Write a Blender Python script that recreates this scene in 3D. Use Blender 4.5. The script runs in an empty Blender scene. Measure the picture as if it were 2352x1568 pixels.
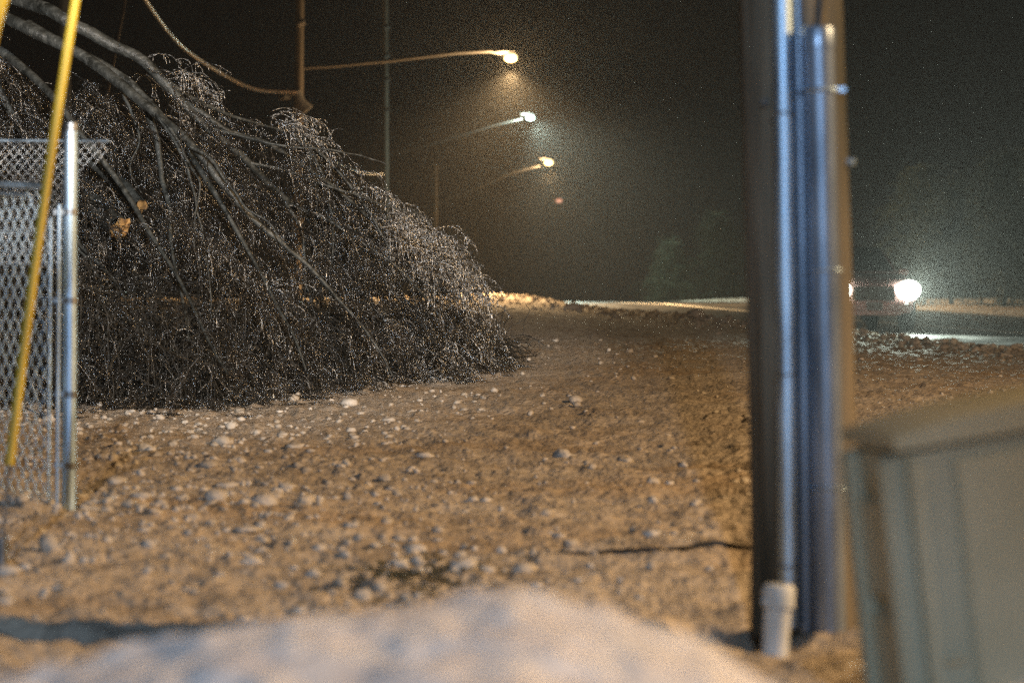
import bpy, math, random
import numpy as np
from mathutils import Vector, Matrix
R = math.radians
rng = np.random.default_rng(7)
random.seed(7)
sc = bpy.context.scene
col = sc.collection

# ------------------------------------------------------------------ camera
EYE = 1.0
FPX = 6670.0            # focal length in pixels of a 2352 px wide picture
cd = bpy.data.cameras.new('camera'); cam = bpy.data.objects.new('camera', cd); col.objects.link(cam)
cam.location = (0, 0, EYE); cam.rotation_euler = (R(90), 0, 0)
cd.sensor_width = 36; cd.lens = FPX * 36 / 2352
cd.shift_y = (690 - 784) / 2352
cd.clip_start = 0.1; cd.clip_end = 2000
cd.dof.use_dof = True; cd.dof.focus_distance = 24.0; cd.dof.aperture_fstop = 2.7
sc.camera = cam

# ------------------------------------------------------------------ sky, exposure
w = bpy.data.worlds.new('World'); sc.world = w; w.use_nodes = True
bg = w.node_tree.nodes['Background']
bg.inputs[0].default_value = (0.010, 0.0078, 0.0066, 1); bg.inputs[1].default_value = 0.32
sc.view_settings.view_transform = 'Standard'; sc.view_settings.look = 'None'
sc.view_settings.exposure = 0; sc.view_settings.gamma = 1
sc.cycles.use_denoising = False; sc.cycles.sample_clamp_direct = 12.0
sc.cycles.volume_bounces = 0; sc.cycles.max_bounces = 4; sc.cycles.diffuse_bounces = 2
sc.cycles.sample_clamp_indirect = 3.0
SODIUM = (1.0, 0.64, 0.30); LED = (0.50, 0.72, 1.0); COOL = (0.78, 1.0, 0.86)

def light(name, kind, loc, power, color, radius, parent=None, target=None, spot=None, blend=0.5):
    ld = bpy.data.lights.new(name, kind); ld.energy = power; ld.color = color
    ld.shadow_soft_size = radius
    if spot: ld.spot_size = R(spot); ld.spot_blend = blend
    o = bpy.data.objects.new(name, ld); col.objects.link(o); o.location = loc
    if target is not None:
        o.rotation_euler = (Vector(target) - Vector(loc)).to_track_quat('-Z', 'Y').to_euler()
    return o

# ------------------------------------------------------------------ helpers
def P(px, py, d):
    """world point seen at pixel (px, py) of the 2352 x 1568 view, d metres away"""
    return np.array([(px - 1176) / FPX * d, d, EYE + (690 - py) / FPX * d])

def tag(o, label=None, cat=None, group=None, kind=None):
    if label: o['label'] = label
    if cat: o['category'] = cat
    if group: o['group'] = group
    if kind: o['kind'] = kind
    return o

def empty(name, loc, label=None, cat=None, group=None):
    o = bpy.data.objects.new(name, None); col.objects.link(o); o.location = Vector(loc)
    o.empty_display_size = 0.2
    return tag(o, label, cat, group)

def link(name, me, mat, parent=None, smooth=True):
    me.materials.append(mat)
    if smooth and len(me.polygons):
        me.polygons.foreach_set('use_smooth', np.ones(len(me.polygons), dtype=bool))
    o = bpy.data.objects.new(name, me); col.objects.link(o)
    if parent is not None:
        o.parent = parent
        o.matrix_parent_inverse = Matrix.Identity(4)
    return o

def mesh_np(name, V, F, mat, parent=None, smooth=True, world=True):
    """V (n,3) world coordinates, F (m,k) faces; parented meshes are stored relative to the parent"""
    V = np.asarray(V, dtype=np.float64); F = np.asarray(F, dtype=np.int32)
    if parent is not None and world:
        chain = Vector((0, 0, 0)); p = parent
        while p is not None: chain += p.location; p = p.parent
        V = V - np.array(chain)
    me = bpy.data.meshes.new(name)
    me.vertices.add(len(V)); me.vertices.foreach_set('co', V.astype(np.float32).ravel())
    k = F.shape[1]
    me.loops.add(F.size); me.loops.foreach_set('vertex_index', F.ravel())
    me.polygons.add(len(F)); me.polygons.foreach_set('loop_start', np.arange(0, F.size, k, dtype=np.int32))
    me.update(calc_edges=True)
    return link(name, me, mat, parent, smooth)

class MB:
    """collects shapes into one mesh"""
    def __init__(s): s.v = []; s.f = []
    def add(s, V, F):
        n = len(s.v); s.v += [tuple(map(float, q)) for q in V]; s.f += [tuple(int(i) + n for i in g) for g in F]
    def box(s, c, d, bev=0.0, M=None):
        x, y, z = d[0] / 2, d[1] / 2, d[2] / 2
        import bmesh
        bm = bmesh.new(); bmesh.ops.create_cube(bm, size=1.0)
        for vt in bm.verts: vt.co = Vector((vt.co.x * d[0], vt.co.y * d[1], vt.co.z * d[2]))
        if bev > 0: bmesh.ops.bevel(bm, geom=bm.edges[:], offset=bev, segments=2, affect='EDGES')
        bm.verts.index_update()
        V = [(M @ vt.co if M else vt.co) + Vector(c) for vt in bm.verts]
        F = [[vt.index for vt in f.verts] for f in bm.faces]; bm.free(); s.add(V, F)
    def tube(s, pts, rad, n=12, cap=True):
        pts = [Vector(p) for p in pts]; m = len(pts)
        if not hasattr(rad, '__len__'): rad = [rad] * m
        V = []; prev = None
        for i, p in enumerate(pts):
            t = (pts[min(i + 1, m - 1)] - pts[max(i - 1, 0)])
            if t.length < 1e-9: t = prev or Vector((0, 0, 1))
            t.normalize(); prev = t
            a = Vector((1, 0, 0)) if abs(t.x) < 0.9 else Vector((0, 1, 0))
            u = (a - t * a.dot(t)).normalized(); vv = t.cross(u)
            for k in range(n):
                an = 2 * math.pi * k / n; V.append(p + (u * math.cos(an) + vv * math.sin(an)) * rad[i])
        F = [[i * n + k, i * n + (k + 1) % n, (i + 1) * n + (k + 1) % n, (i + 1) * n + k] for i in range(m - 1) for k in range(n)]
        if cap: F += [list(range(n))[::-1], [(m - 1) * n + k for k in range(n)]]
        s.add(V, F)
    def build(s, name, mat, parent=None, smooth=False, world=True):
        V = s.v
        if parent is not None and world:
            ch = Vector((0, 0, 0)); p = parent
            while p is not None: ch += p.location; p = p.parent
            V = [(a - ch.x, b - ch.y, c - ch.z) for a, b, c in V]
        me = bpy.data.meshes.new(name); me.from_pydata(V, [], s.f); me.update()
        o = link(name, me, mat, parent, smooth)
        if smooth: me.set_sharp_from_angle(angle=R(40))
        return o

def tubes(pts, rad, sides=3):
    """pts (K,n,3), rad (K,n) -> vertices, quads of K tubes at once"""
    K, n, _ = pts.shape
    t = np.gradient(pts, axis=1); t /= np.linalg.norm(t, axis=2, keepdims=True) + 1e-9
    ref = np.where(np.abs(t[..., 1:2]) < 0.85, np.array([0, 1., 0]), np.array([1., 0, 0]))
    u = np.cross(t, ref); u /= np.linalg.norm(u, axis=2, keepdims=True) + 1e-9
    v = np.cross(t, u)
    an = np.arange(sides) * 2 * np.pi / sides
    V = pts[:, :, None, :] + rad[:, :, None, None] * (u[:, :, None, :] * np.cos(an)[:, None] + v[:, :, None, :] * np.sin(an)[:, None])
    V = V.reshape(-1, 3)
    i = np.arange(n - 1)[:, None]; k = np.arange(sides)[None, :]
    q = np.stack([i * sides + k, i * sides + (k + 1) % sides, (i + 1) * sides + (k + 1) % sides, (i + 1) * sides + k], -1).reshape(-1, 4)
    F = (q[None] + (np.arange(K) * n * sides)[:, None, None]).reshape(-1, 4)
    return V, F

def merge(parts):
    Vs, Fs, o = [], [], 0
    for V, F in parts:
        Vs.append(V); Fs.append(F + o); o += len(V)
    return np.concatenate(Vs), np.concatenate(Fs)

# lattice noise -------------------------------------------------------------
_tab = rng.random((256, 256))
def vnoise(x, y):
    xi = np.floor(x).astype(int); yi = np.floor(y).astype(int); fx = x - xi; fy = y - yi
    fx = fx * fx * (3 - 2 * fx); fy = fy * fy * (3 - 2 * fy)
    a = _tab[xi & 255, yi & 255]; b = _tab[(xi + 1) & 255, yi & 255]; c = _tab[xi & 255, (yi + 1) & 255]; d = _tab[(xi + 1) & 255, (yi + 1) & 255]
    return (a * (1 - fx) + b * fx) * (1 - fy) + (c * (1 - fx) + d * fx) * fy - 0.5
def fbm(x, y, octs=4):
    s = 0; a = 1.0
    for k in range(octs):
        s = s + a * vnoise(x * 2.03 ** k + 17.3 * k, y * 2.03 ** k + 5.1 * k); a *= 0.55
    return s

# ------------------------------------------------------------------ materials
def mat(name, base=(.5, .5, .5), rough=.6, metal=0., spec=.5, coat=0., coat_rough=.05, emit=None, estr=0.):
    m = bpy.data.materials.new(name); m.use_nodes = True; b = m.node_tree.nodes['Principled BSDF']
    b.inputs['Base Color'].default_value = (*base, 1); b.inputs['Roughness'].default_value = rough
    b.inputs['Metallic'].default_value = metal; b.inputs['Specular IOR Level'].default_value = spec
    b.inputs['Coat Weight'].default_value = coat; b.inputs['Coat Roughness'].default_value = coat_rough
    if emit: m.cycles.emission_sampling = 'NONE'; b.inputs['Emission Color'].default_value = (*emit, 1); b.inputs['Emission Strength'].default_value = estr
    return m
def noisy(m, c1, c2, scale=5., detail=6., lo=.35, hi=.65, stretch=(1, 1, 1), bump=0., bscale=40., bdist=.01, rough=None, c3=None, s3=20.):
    nt = m.node_tree; N = nt.nodes; L = nt.links; b = N['Principled BSDF']
    tc = N.new('ShaderNodeTexCoord'); mp = N.new('ShaderNodeMapping'); mp.inputs['Scale'].default_value = stretch
    L.new(tc.outputs['Object'], mp.inputs[0])
    nz = N.new('ShaderNodeTexNoise'); nz.inputs['Scale'].default_value = scale; nz.inputs['Detail'].default_value = detail
    L.new(mp.outputs[0], nz.inputs['Vector'])
    cr = N.new('ShaderNodeValToRGB'); cr.color_ramp.elements[0].position = lo; cr.color_ramp.elements[1].position = hi
    cr.color_ramp.elements[0].color = (*c1, 1); cr.color_ramp.elements[1].color = (*c2, 1)
    L.new(nz.outputs[0], cr.inputs[0]); out = cr.outputs[0]
    if c3:
        n3 = N.new('ShaderNodeTexNoise'); n3.inputs['Scale'].default_value = s3; n3.inputs['Detail'].default_value = 4; L.new(mp.outputs[0], n3.inputs['Vector'])
        r3 = N.new('ShaderNodeValToRGB'); r3.color_ramp.elements[0].position = .48; r3.color_ramp.elements[1].position = .68; L.new(n3.outputs[0], r3.inputs[0])
        mx = N.new('ShaderNodeMix'); mx.data_type = 'RGBA'; L.new(r3.outputs[0], mx.inputs[0]); L.new(out, mx.inputs[6]); mx.inputs[7].default_value = (*c3, 1); out = mx.outputs[2]
    L.new(out, b.inputs['Base Color'])
    if rough:
        rr = N.new('ShaderNodeMapRange'); rr.inputs[3].default_value = rough[0]; rr.inputs[4].default_value = rough[1]
        rr.inputs[1].default_value = .3; rr.inputs[2].default_value = .7; L.new(nz.outputs[0], rr.inputs[0]); L.new(rr.outputs[0], b.inputs['Roughness'])
    if bump:
        bn = N.new('ShaderNodeTexNoise'); bn.inputs['Scale'].default_value = bscale; bn.inputs['Detail'].default_value = 5; L.new(mp.outputs[0], bn.inputs['Vector'])
        bp = N.new('ShaderNodeBump'); bp.inputs['Strength'].default_value = bump; bp.inputs['Distance'].default_value = bdist
        L.new(bn.outputs[0], bp.inputs['Height']); L.new(bp.outputs[0], b.inputs['Normal'])
    return m

M = {}
M['snow'] = noisy(mat('dirty_snow', rough=.85, spec=.12), (.37, .305, .235), (.57, .50, .425), scale=1.6, detail=10, lo=.32, hi=.66, bump=.7, bscale=30, bdist=.04, c3=(.62, .53, .43), s3=9.)
M['clod'] = noisy(mat('clean_snow', rough=.6, spec=.3), (.40, .345, .28), (.66, .60, .53), scale=3, bump=.7, bscale=60, bdist=.012)
M['berm'] = noisy(mat('berm_snow', rough=.7, spec=.3), (.76, .69, .66), (.86, .82, .80), scale=9, lo=.36, hi=.6, bump=.5, bscale=18, bdist=.03)
M['asphalt'] = noisy(mat('wet_asphalt', rough=.3, spec=.6), (.035, .034, .033), (.075, .07, .066), scale=1.5, detail=8, bump=.25, bscale=60, bdist=.004, rough=(.08, .30))
M['line'] = noisy(mat('road_paint', rough=.4), (.55, .53, .48), (.8, .78, .72), scale=12)
M['wood'] = noisy(mat('weathered_wood', rough=.75, spec=.25), (.03, .034, .027), (.24, .20, .145), scale=11, stretch=(1, 1, .07), lo=.3, hi=.72, bump=1., bscale=24, bdist=.03)
M['oldwood'] = noisy(mat('dark_pole_wood', rough=.85, spec=.1), (.02, .018, .015), (.06, .05, .04), scale=4, stretch=(1, 1, .1))
M['galv'] = noisy(mat('galvanized_steel', rough=.32, metal=1.), (.42, .56, .72), (.62, .80, .98), scale=16, stretch=(1, 1, .25), rough=(.40, .60), bump=.3, bscale=22, bdist=.004)
M['galv_dark'] = noisy(mat('dull_steel', rough=.45, metal=1.), (.19, .20, .21), (.36, .37, .38), scale=20, bump=.1, bscale=60, bdist=.002)
M['pvc'] = noisy(mat('grey_plastic_conduit', rough=.36, metal=.55, spec=.6, coat=.3, coat_rough=.15), (.16, .21, .28), (.34, .42, .54), scale=8, stretch=(1, 1, .3), bump=.15, bscale=14, bdist=.006)
M['white_pipe'] = noisy(mat('white_pipe', rough=.5), (.55, .58, .58), (.78, .8, .8), scale=10)
M['yellow'] = noisy(mat('yellow_plastic', rough=.45), (.46, .31, .02), (.62, .44, .04), scale=14, stretch=(1, 1, .2))
M['green_box'] = noisy(mat('cabinet_plastic', rough=.5, spec=.4), (.33, .315, .225), (.40, .38, .28), scale=3, bump=.15, bscale=50, bdist=.003)
M['gap'] = mat('dark_gap', (.02, .022, .022), .8)
M['bark'] = noisy(mat('wet_bark', rough=.45, spec=.5), (.014, .015, .013), (.062, .066, .062), scale=7, stretch=(1, 1, 1), bump=.8, bscale=28, bdist=.02, c3=(.09, .095, .09), s3=16)
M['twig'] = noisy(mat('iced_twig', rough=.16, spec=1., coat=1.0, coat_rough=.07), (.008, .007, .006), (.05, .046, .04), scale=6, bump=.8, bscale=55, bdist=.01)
M['icetwig'] = noisy(mat('bright_iced_twig', rough=.2, metal=.65, spec=1., coat=1.0, coat_rough=.05), (.04, .035, .03), (.9, .88, .84), scale=45, lo=.42, hi=.6, bump=.8, bscale=60, bdist=.01)  # brighter copy of the twig material, glints put into its colour
M['ice'] = mat('clear_ice_beads', (.95, .95, .93), .17, spec=1., metal=1., coat=1., coat_rough=.03)
M['cutwood'] = noisy(mat('split_wood', rough=.7), (.10, .05, .015), (.42, .24, .08), scale=22, bump=.6, bscale=60, bdist=.01)
M['cable'] = noisy(mat('iced_cable', rough=.3, coat=.6), (.02, .015, .012), (.05, .035, .028), scale=2)
M['lampmetal'] = mat('lamp_metal', (.035, .032, .03), .7, metal=.1)
M['lens_sodium'] = mat('sodium_lens', (.8, .6, .3), .3, emit=(1.0, .72, .30), estr=4.5)
M['lens_led'] = mat('cool_lens', (.8, .9, .9), .3, emit=(.72, 1.0, .88), estr=4)
M['lens_far'] = mat('far_amber_lens', (.8, .4, .3), .3, emit=(1.0, .45, .28), estr=.75)
M['car_paint'] = noisy(mat('dull_red_paint', rough=.3, coat=1., spec=.5), (.40, .25, .24), (.46, .30, .29), scale=3)
M['glass'] = mat('dark_glass', (.012, .014, .015), .06, spec=1.)
M['black'] = mat('black_plastic', (.02, .02, .02), .5)
M['tyre'] = mat('tyre_rubber', (.02, .02, .02), .8)
M['chrome'] = mat('chrome_trim', (.3, .3, .3), .3, metal=1.)
M['headlight'] = mat('headlight_lens', (.9, .95, .9), .2, emit=(.90, 1.0, .86), estr=60)
M['plate'] = mat('number_plate', (.12, .12, .12), .5)
M['litter'] = noisy(mat('needle_litter', rough=.8), (.03, .032, .018), (.10, .09, .05), scale=30)
M['brush'] = noisy(mat('dark_brush', rough=.5, spec=.6, coat=.5, coat_rough=.12), (.008, .007, .005), (.032, .028, .021), scale=8)
M['farwood'] = noisy(mat('far_branches', rough=.8, spec=.1), (.035, .045, .03), (.11, .13, .09), scale=4)

# ochre stains of road sand in the snow
nt = M['snow'].node_tree; N = nt.nodes; b = N['Principled BSDF']; src = b.inputs['Base Color'].links[0].from_socket
tc = N.new('ShaderNodeTexCoord'); nz = N.new('ShaderNodeTexNoise'); nz.inputs['Scale'].default_value = .55; nz.inputs['Detail'].default_value = 5; nz.inputs['Roughness'].default_value = .6
rp = N.new('ShaderNodeValToRGB'); rp.color_ramp.elements[0].position = .50; rp.color_ramp.elements[1].position = .68; rp.color_ramp.elements[1].color = (.4, .4, .4, 1)
mx = N.new('ShaderNodeMix'); mx.data_type = 'RGBA'; nt.links.new(tc.outputs['Object'], nz.inputs['Vector']); nt.links.new(nz.outputs[0], rp.inputs[0]); nt.links.new(rp.outputs[0], mx.inputs[0])
nt.links.new(src, mx.inputs[6]); mx.inputs[7].default_value = (.42, .25, .085, 1); nt.links.new(mx.outputs[2], b.inputs['Base Color'])

# ------------------------------------------------------------------ terrain
EY = [-60, -20, 0, 20, 38, 45, 52, 60, 70, 85, 110, 150, 190, 260, 400]
EX = [24, 16.5, 13.2, 10.0, 7.45, 6.15, 4.95, 3.75, 2.15, .0, -3.8, -6.5, -6.5, -3.5, 6]
ZY = [-60, -20, 20, 38, 45, 52, 60, 70, 85, 100, 112, 135, 200, 300, 400]
ZZ = [-.3, -.15, .0, .10, .26, .39, .50, .66, .90, .96, .86, .2, -3.2, -7.5, -9]
ROADW = 9.5
def edge_x(y): return np.interp(y, EY, EX)
def road_z(y): return np.interp(y, ZY, ZZ)
ctrl = [P(*a) for a in [(1830, 1478, 8.5), (160, 1172, 12), (0, 1300, 10), (700, 1310, 10.3), (1176, 1300, 10.5), (1500, 1300, 10.2), (1176, 1100, 15), (1600, 1100, 14.6),
        (2300, 1000, 16), (2000, 1562, 6.6), (2500, 1480, 7.4), (200, 955, 20), (500, 955, 20.3), (800, 925, 21), (950, 890, 23), (1200, 812, 28), (1400, 800, 30), (1700, 800, 31), (2300, 850, 29),
        (0, 1080, 14.5), (0, 960, 20), (1150, 730, 50), (1300, 745, 48), (900, 760, 40), (500, 800, 34), (0, 820, 33), (-600, 900, 24),
        (1105, 682, 85), (1000, 690, 88), (1310, 708, 70), (1500, 728, 60), (1700, 749, 52), (1960, 778, 45), (2352, 816, 38), (600, 690, 95), (-600, 700, 90)]]
ctrl += [np.array(a, float) for a in [(-3, 5, .0), (0, 6.2, -.02), (3, 4, .0), (0, 0, -.1), (-12, 0, 0), (12, 0, -.1), (-30, 30, .5), (-60, 100, 1.0), (-20, 150, -.5), (20, 30, .1)]]
C = np.array(ctrl); cxy = C[:, :2] * np.array([1.0, .45]); cz = C[:, 2]
def kern(r): return np.where(r > 1e-9, r * r * np.log(r + 1e-12), 0)
n = len(C); A = np.zeros((n + 3, n + 3)); rr = np.linalg.norm(cxy[:, None] - cxy[None], axis=2)
A[:n, :n] = kern(rr) + np.eye(n) * .15; A[:n, n] = 1; A[:n, n + 1:] = cxy; A[n, :n] = 1; A[n + 1:, :n] = cxy.T
wts = np.linalg.solve(A, np.concatenate([cz, np.zeros(3)]))
def base_h(x, y):
    q = np.stack([np.clip(x, -60, 20), np.clip(y, -2, 150) * .45], -1).reshape(-1, 2); out = np.empty(len(q))
    for s in range(0, len(q), 40000):
        qq = q[s:s + 40000]; r = np.linalg.norm(qq[:, None] - cxy[None], axis=2)
        out[s:s + 40000] = kern(r) @ wts[:n] + wts[n] + qq @ wts[n + 1:]
    return out.reshape(np.shape(x))
def sstep(a, b, x): t = np.clip((x - a) / (b - a), 0, 1); return t * t * (3 - 2 * t)
def groove(x, y, pts, wid, dep):
    """a crack, trench or shadow-line dent in the crust along a polyline"""
    best = np.full(np.shape(x), 9.)
    for (a, b) in zip(pts[:-1], pts[1:]):
        ax, ay, bx, by = a[0], a[1], b[0], b[1]; l2 = (bx - ax) ** 2 + (by - ay) ** 2
        t = np.clip(((x - ax) * (bx - ax) + (y - ay) * (by - ay)) / l2, 0, 1)
        best = np.minimum(best, np.hypot(x - ax - t * (bx - ax), y - ay - t * (by - ay)))
    return -dep * np.exp(-(best / wid) ** 2)
BX = [-4, -2.2, -1.2, -.78, -.51, -.3, -.12, .0, .15, .28, .38, .55, .8, 1.4, 3]
BZ = [.36, .43, .475, .505, .565, .603, .618, .638, .605, .56, .50, .40, .25, .05, .0]
def berm_h(x, y):
    top = np.interp(x, BX, BZ) + .014 * vnoise(x * 5, y * 3) + .020 * vnoise(x * 9 + 3, y * 7)
    yc = 4.3 + .15 * vnoise(x * 2, x * 0 + 2)
    prof = np.where(y < yc, np.exp(-((y - yc) / 2.6) ** 2), np.exp(-((y - yc) / .55) ** 2))
    return top * prof
snow_dents = [
            ([P(-60, 1430, 8.7), P(40, 1446, 8.7), P(150, 1472, 8.5)], .07, .16),  # dent shaped where the pole's shadow ends at the left
            ([P(1610, 1465, 8.75), P(1690, 1482, 8.5), P(1760, 1490, 8.35)], .06, .16),  # dent shaped along the pole's shadow at its foot
            ([P(1640, 1060, 15.2), P(1730, 1072, 15)], .06, .10),
            ([P(590, 1142, 12.8), P(640, 1142, 12.8)], .06, .12)]
def height(x, y, rough=True):
    b = base_h(x, y); e = edge_x(y); r = x - e; zr = road_z(y)
    near = sstep(20, 34, y)
    b = b + near * .03 * np.exp(-((r + .5) / .7) ** 2)
    k = sstep(-.35, .35, r)
    far = zr - .05
    far = np.where(r > ROADW, zr + .12 * sstep(ROADW - .2, ROADW + .9, r) + .002 * np.clip(r - ROADW, 0, 40), far)
    h = b * (1 - k) + far * k
    fw = sstep(110, 170, y)          # beyond the crest everything falls away with the road
    h = h * (1 - fw) + (zr + .2 * (1 - k)) * fw
    if rough:
        off = 1 - k * (1 - sstep(ROADW - .3, ROADW + .6, r))
        amp = off * (1 - np.exp(-np.clip(y - 4.6, 0, 9) / 1.2))
        bankamp = 1 + 2.2 * np.exp(-((r + .8) / 1.3) ** 2) * near
        h = h + amp * (.022 * fbm(x * 1.3, y * .9, 3) + bankamp * .032 * fbm(x * 7, y * 5, 5)) 
        c = np.clip(fbm(x * 8 + 40, y * 6 + 9, 3) - .12, 0, 1); h = h + amp * bankamp * .045 * c
        h = h + .17 * np.exp(-((x - 1.15) / .35) ** 2 - ((y - 5.85) / .35) ** 2)
        for pts, wd, dp in snow_dents: h = h + groove(x, y + .05 * vnoise(x * 6, y * 6), pts, wd, dp)
    return h
def height_full(x, y): return np.maximum(height(x, y), np.where(y < 8, berm_h(x, y) + height(x, y, False) * .3, -99))
def hz(x, y): return float(height(np.array([float(x)]), np.array([float(y)]), False)[0])

# fan-shaped grid: fine where the lens looks, coarse to the sides
sl = np.concatenate([np.linspace(-3.2, -.36, 40)[:-1], np.linspace(-.36, -.19, 40)[:-1], np.linspace(-.19, .19, 820), np.linspace(.19, .36, 40)[1:], np.linspace(.36, 3.2, 40)[1:]])
dd = np.concatenate([np.linspace(-30, 2.2, 12)[:-1], np.geomspace(2.2, 120, 960), np.linspace(120, 330, 60)[1:]])
yy, ss = np.meshgrid(dd, sl, indexing='ij')
xx = ss * np.maximum(yy, 2.2 + (2.2 - yy) * .8 + 0)
xx = np.where(yy < 2.2, ss * (2.2 + (2.2 - yy) * .6), xx)
xx = np.clip(xx, -150, 150) + np.where(np.abs(xx) > 150, np.sign(xx) * np.abs(ss) * .01, 0)
hh = height(xx, yy)
nr, nc = xx.shape
i = np.arange(nr - 1)[:, None]; j = np.arange(nc - 1)[None]
Fg = np.stack([i * nc + j, i * nc + j + 1, (i + 1) * nc + j + 1, (i + 1) * nc + j], -1).reshape(-1, 4)
g = mesh_np('snowy_ground', np.stack([xx, yy, hh], -1).reshape(-1, 3), Fg, M['snow'])
tag(g, kind='structure')
# the ploughed berm close to the camera
bx, by = np.meshgrid(np.linspace(-2.6, 1.5, 420), np.linspace(1.6, 5.8, 300))
bz = berm_h(bx, by) + .014 * fbm(bx * 16, by * 12, 4) - .068
nr, nc = bx.shape; i = np.arange(nr - 1)[:, None]; j = np.arange(nc - 1)[None]
Fb = np.stack([i * nc + j, i * nc + j + 1, (i + 1) * nc + j + 1, (i + 1) * nc + j], -1).reshape(-1, 4)
tag(mesh_np('snow_berm', np.stack([bx, by, bz], -1).reshape(-1, 3), Fb, M['berm']), kind='structure')

# road and its painted lines
def strip(name, m, r0, r1, ys, dz, kind='structure', crown=0.0):
    k = 7; rs = np.linspace(r0, r1, k); V = []
    for y in ys:
        for q in rs: V.append((edge_x(y) + q, y, road_z(y) + dz))
    nr = len(ys); F = [(a * k + b, a * k + b + 1, (a + 1) * k + b + 1, (a + 1) * k + b) for a in range(nr - 1) for b in range(k - 1)]
    return tag(mesh_np(name, V, F, m), kind=kind)
ys = np.concatenate([np.linspace(-30, 30, 30)[:-1], np.linspace(30, 130, 160), np.linspace(130, 320, 60)[1:]])
strip('road', M['asphalt'], 0, ROADW, ys, .0)
strip('centre_line', M['line'], 4.35, 4.55, ys, .006)
strip('lane_edge_line', M['line'], ROADW - .6, ROADW - .48, ys, .006)

# ------------------------------------------------------------------ snow clods
import bmesh
bm = bmesh.new(); bmesh.ops.create_icosphere(bm, subdivisions=2, radius=1.0); bm.verts.index_update()
ICO_V = np.array([v.co[:] for v in bm.verts]); ICO_F = np.array([[v.index for v in f.verts] for f in bm.faces]); bm.free()
bm = bmesh.new(); bmesh.ops.create_icosphere(bm, subdivisions=1, radius=1.0); bm.verts.index_update()
IC1_V = np.array([v.co[:] for v in bm.verts]); IC1_F = np.array([[v.index for v in f.verts] for f in bm.faces]); bm.free()
def clods(pos, size, V0, F0, jag=.42):
    K = len(pos); nv = len(V0)
    V = V0[None] * (1 + jag * (rng.random((K, nv, 1)) - .5) * 2)
    lob = rng.normal(size=(K, 1, 3)); lob /= np.linalg.norm(lob, axis=2, keepdims=True)
    V = V * (1 + .35 * (V0[None] * lob).sum(2, keepdims=True))
    V = V * np.stack([rng.uniform(.7, 1.3, K), rng.uniform(.7, 1.3, K), rng.uniform(.5, .9, K)], -1)[:, None]
    a = rng.uniform(0, 6.28, K); ca, sa = np.cos(a)[:, None], np.sin(a)[:, None]
    V = np.stack([V[..., 0] * ca - V[..., 1] * sa, V[..., 0] * sa + V[..., 1] * ca, V[..., 2]], -1)
    V = V * size[:, None, None] + pos[:, None]
    F = (F0[None] + (np.arange(K) * nv)[:, None, None]).reshape(-1, 3)
    return V.reshape(-1, 3), F
def scatter(N, fn, smin, smax, power=2.5):
    x, y = fn(N); z = height(x, y); s = smin + (smax - smin) * rng.random(N) ** power
    return np.stack([x, y, z + s * .15], -1), s
def field(N):
    y = 8.3 * (36 / 8.3) ** rng.random(N) ** .85; px = rng.uniform(-120, 2450, N)
    left = rng.random(N) < np.clip(1.15 - px / 1700, .22, 1); px = np.where(left, px, rng.uniform(-100, 1100, N)); x = (px - 1176) / FPX * y
    dens = vnoise(x * .8 + 9, y * .5) + .5
    keep = (dens > rng.random(N) * .75)
    return x[keep], y[keep]
def fieldN(N):
    x, y = field(int(N * 2.2)); return x[:N], y[:N]
def scat2(fn, N, smin, smax, power):
    x, y = fn(N); k = len(x); z = height(x, y); s = smin + (smax - smin) * rng.random(k) ** power
    return np.stack([x, y, z + s * .15], -1), s
p1, s1 = scat2(fieldN, 5000, .005, .030, 3.0)
p2, s2 = scat2(fieldN, 200, .018, .050, 2.6)
tag(mesh_np('snow_clods', *merge([clods(p1, s1, IC1_V, IC1_F), clods(p2, s2, ICO_V, ICO_F)]), M['clod']),
    'pale crumbs and clods of snow scattered over the dirty snow field', 'snow clods', kind='stuff')
def bankf(N):
    y = 33 + 60 * rng.random(N) ** 1.4; x = edge_x(y) - np.abs(rng.normal(0, 1.0, N)) - .05
    return x, y
p3, s3 = scat2(bankf, 3000, .012, .075, 2.6)
tag(mesh_np('bank_rubble', *clods(p3, s3, ICO_V, ICO_F), M['snow']),
    'broken lumps of ploughed snow along the crest beside the road', 'snow rubble', kind='stuff')
# the lumps one can point at
big = [(540, 956, 20.2, .085, 'tan rounded snow lump at the foot of the tangled branches', .62),
       (800, 930, 20.9, .062, 'knobbly snow lump at the edge of the drooping branches, below the birch', 1),
       (1325, 926, 20.8, .062, 'lone pale snow lump in the middle of the open snow field', 1),
       (320, 1140, 12.7, .036, 'small round bright white snow lump nearest the fence post', 1),
       (490, 1138, 12.7, .040, 'wide pale snow lump between the round white lump and the broken heap', 1),
       (605, 1128, 12.9, .062, 'largest broken heap of snow with a dark hollow under it', 1),
       (812, 1200, 11.8, .030, 'pale snow lump standing alone right of the broken heap', 1),
       (520, 1092, 13.6, .045, 'long flat slab of snow just behind the broken heap', .45),
       (570, 1216, 11.5, .048, 'soft pale snow slab in front of the broken heap', .5),
       (255, 1100, 13.5, .05, 'yellowish snow lump just right of the fence post', .7),
       (20, 1335, 9.7, .04, 'snow lump with a dark underside at the left edge of the field', .7),
       (890, 968, 19.2, .045, 'small pale lump below the lower edge of the branches', .8),
       (1602, 738, 56, .17, 'dark boulder of snow on the bank crest left of the wooden pole', 1.0),
       (1318, 722, 66, .20, 'dark hump of snow on the bank crest under the lamp row', .8)]
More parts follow.
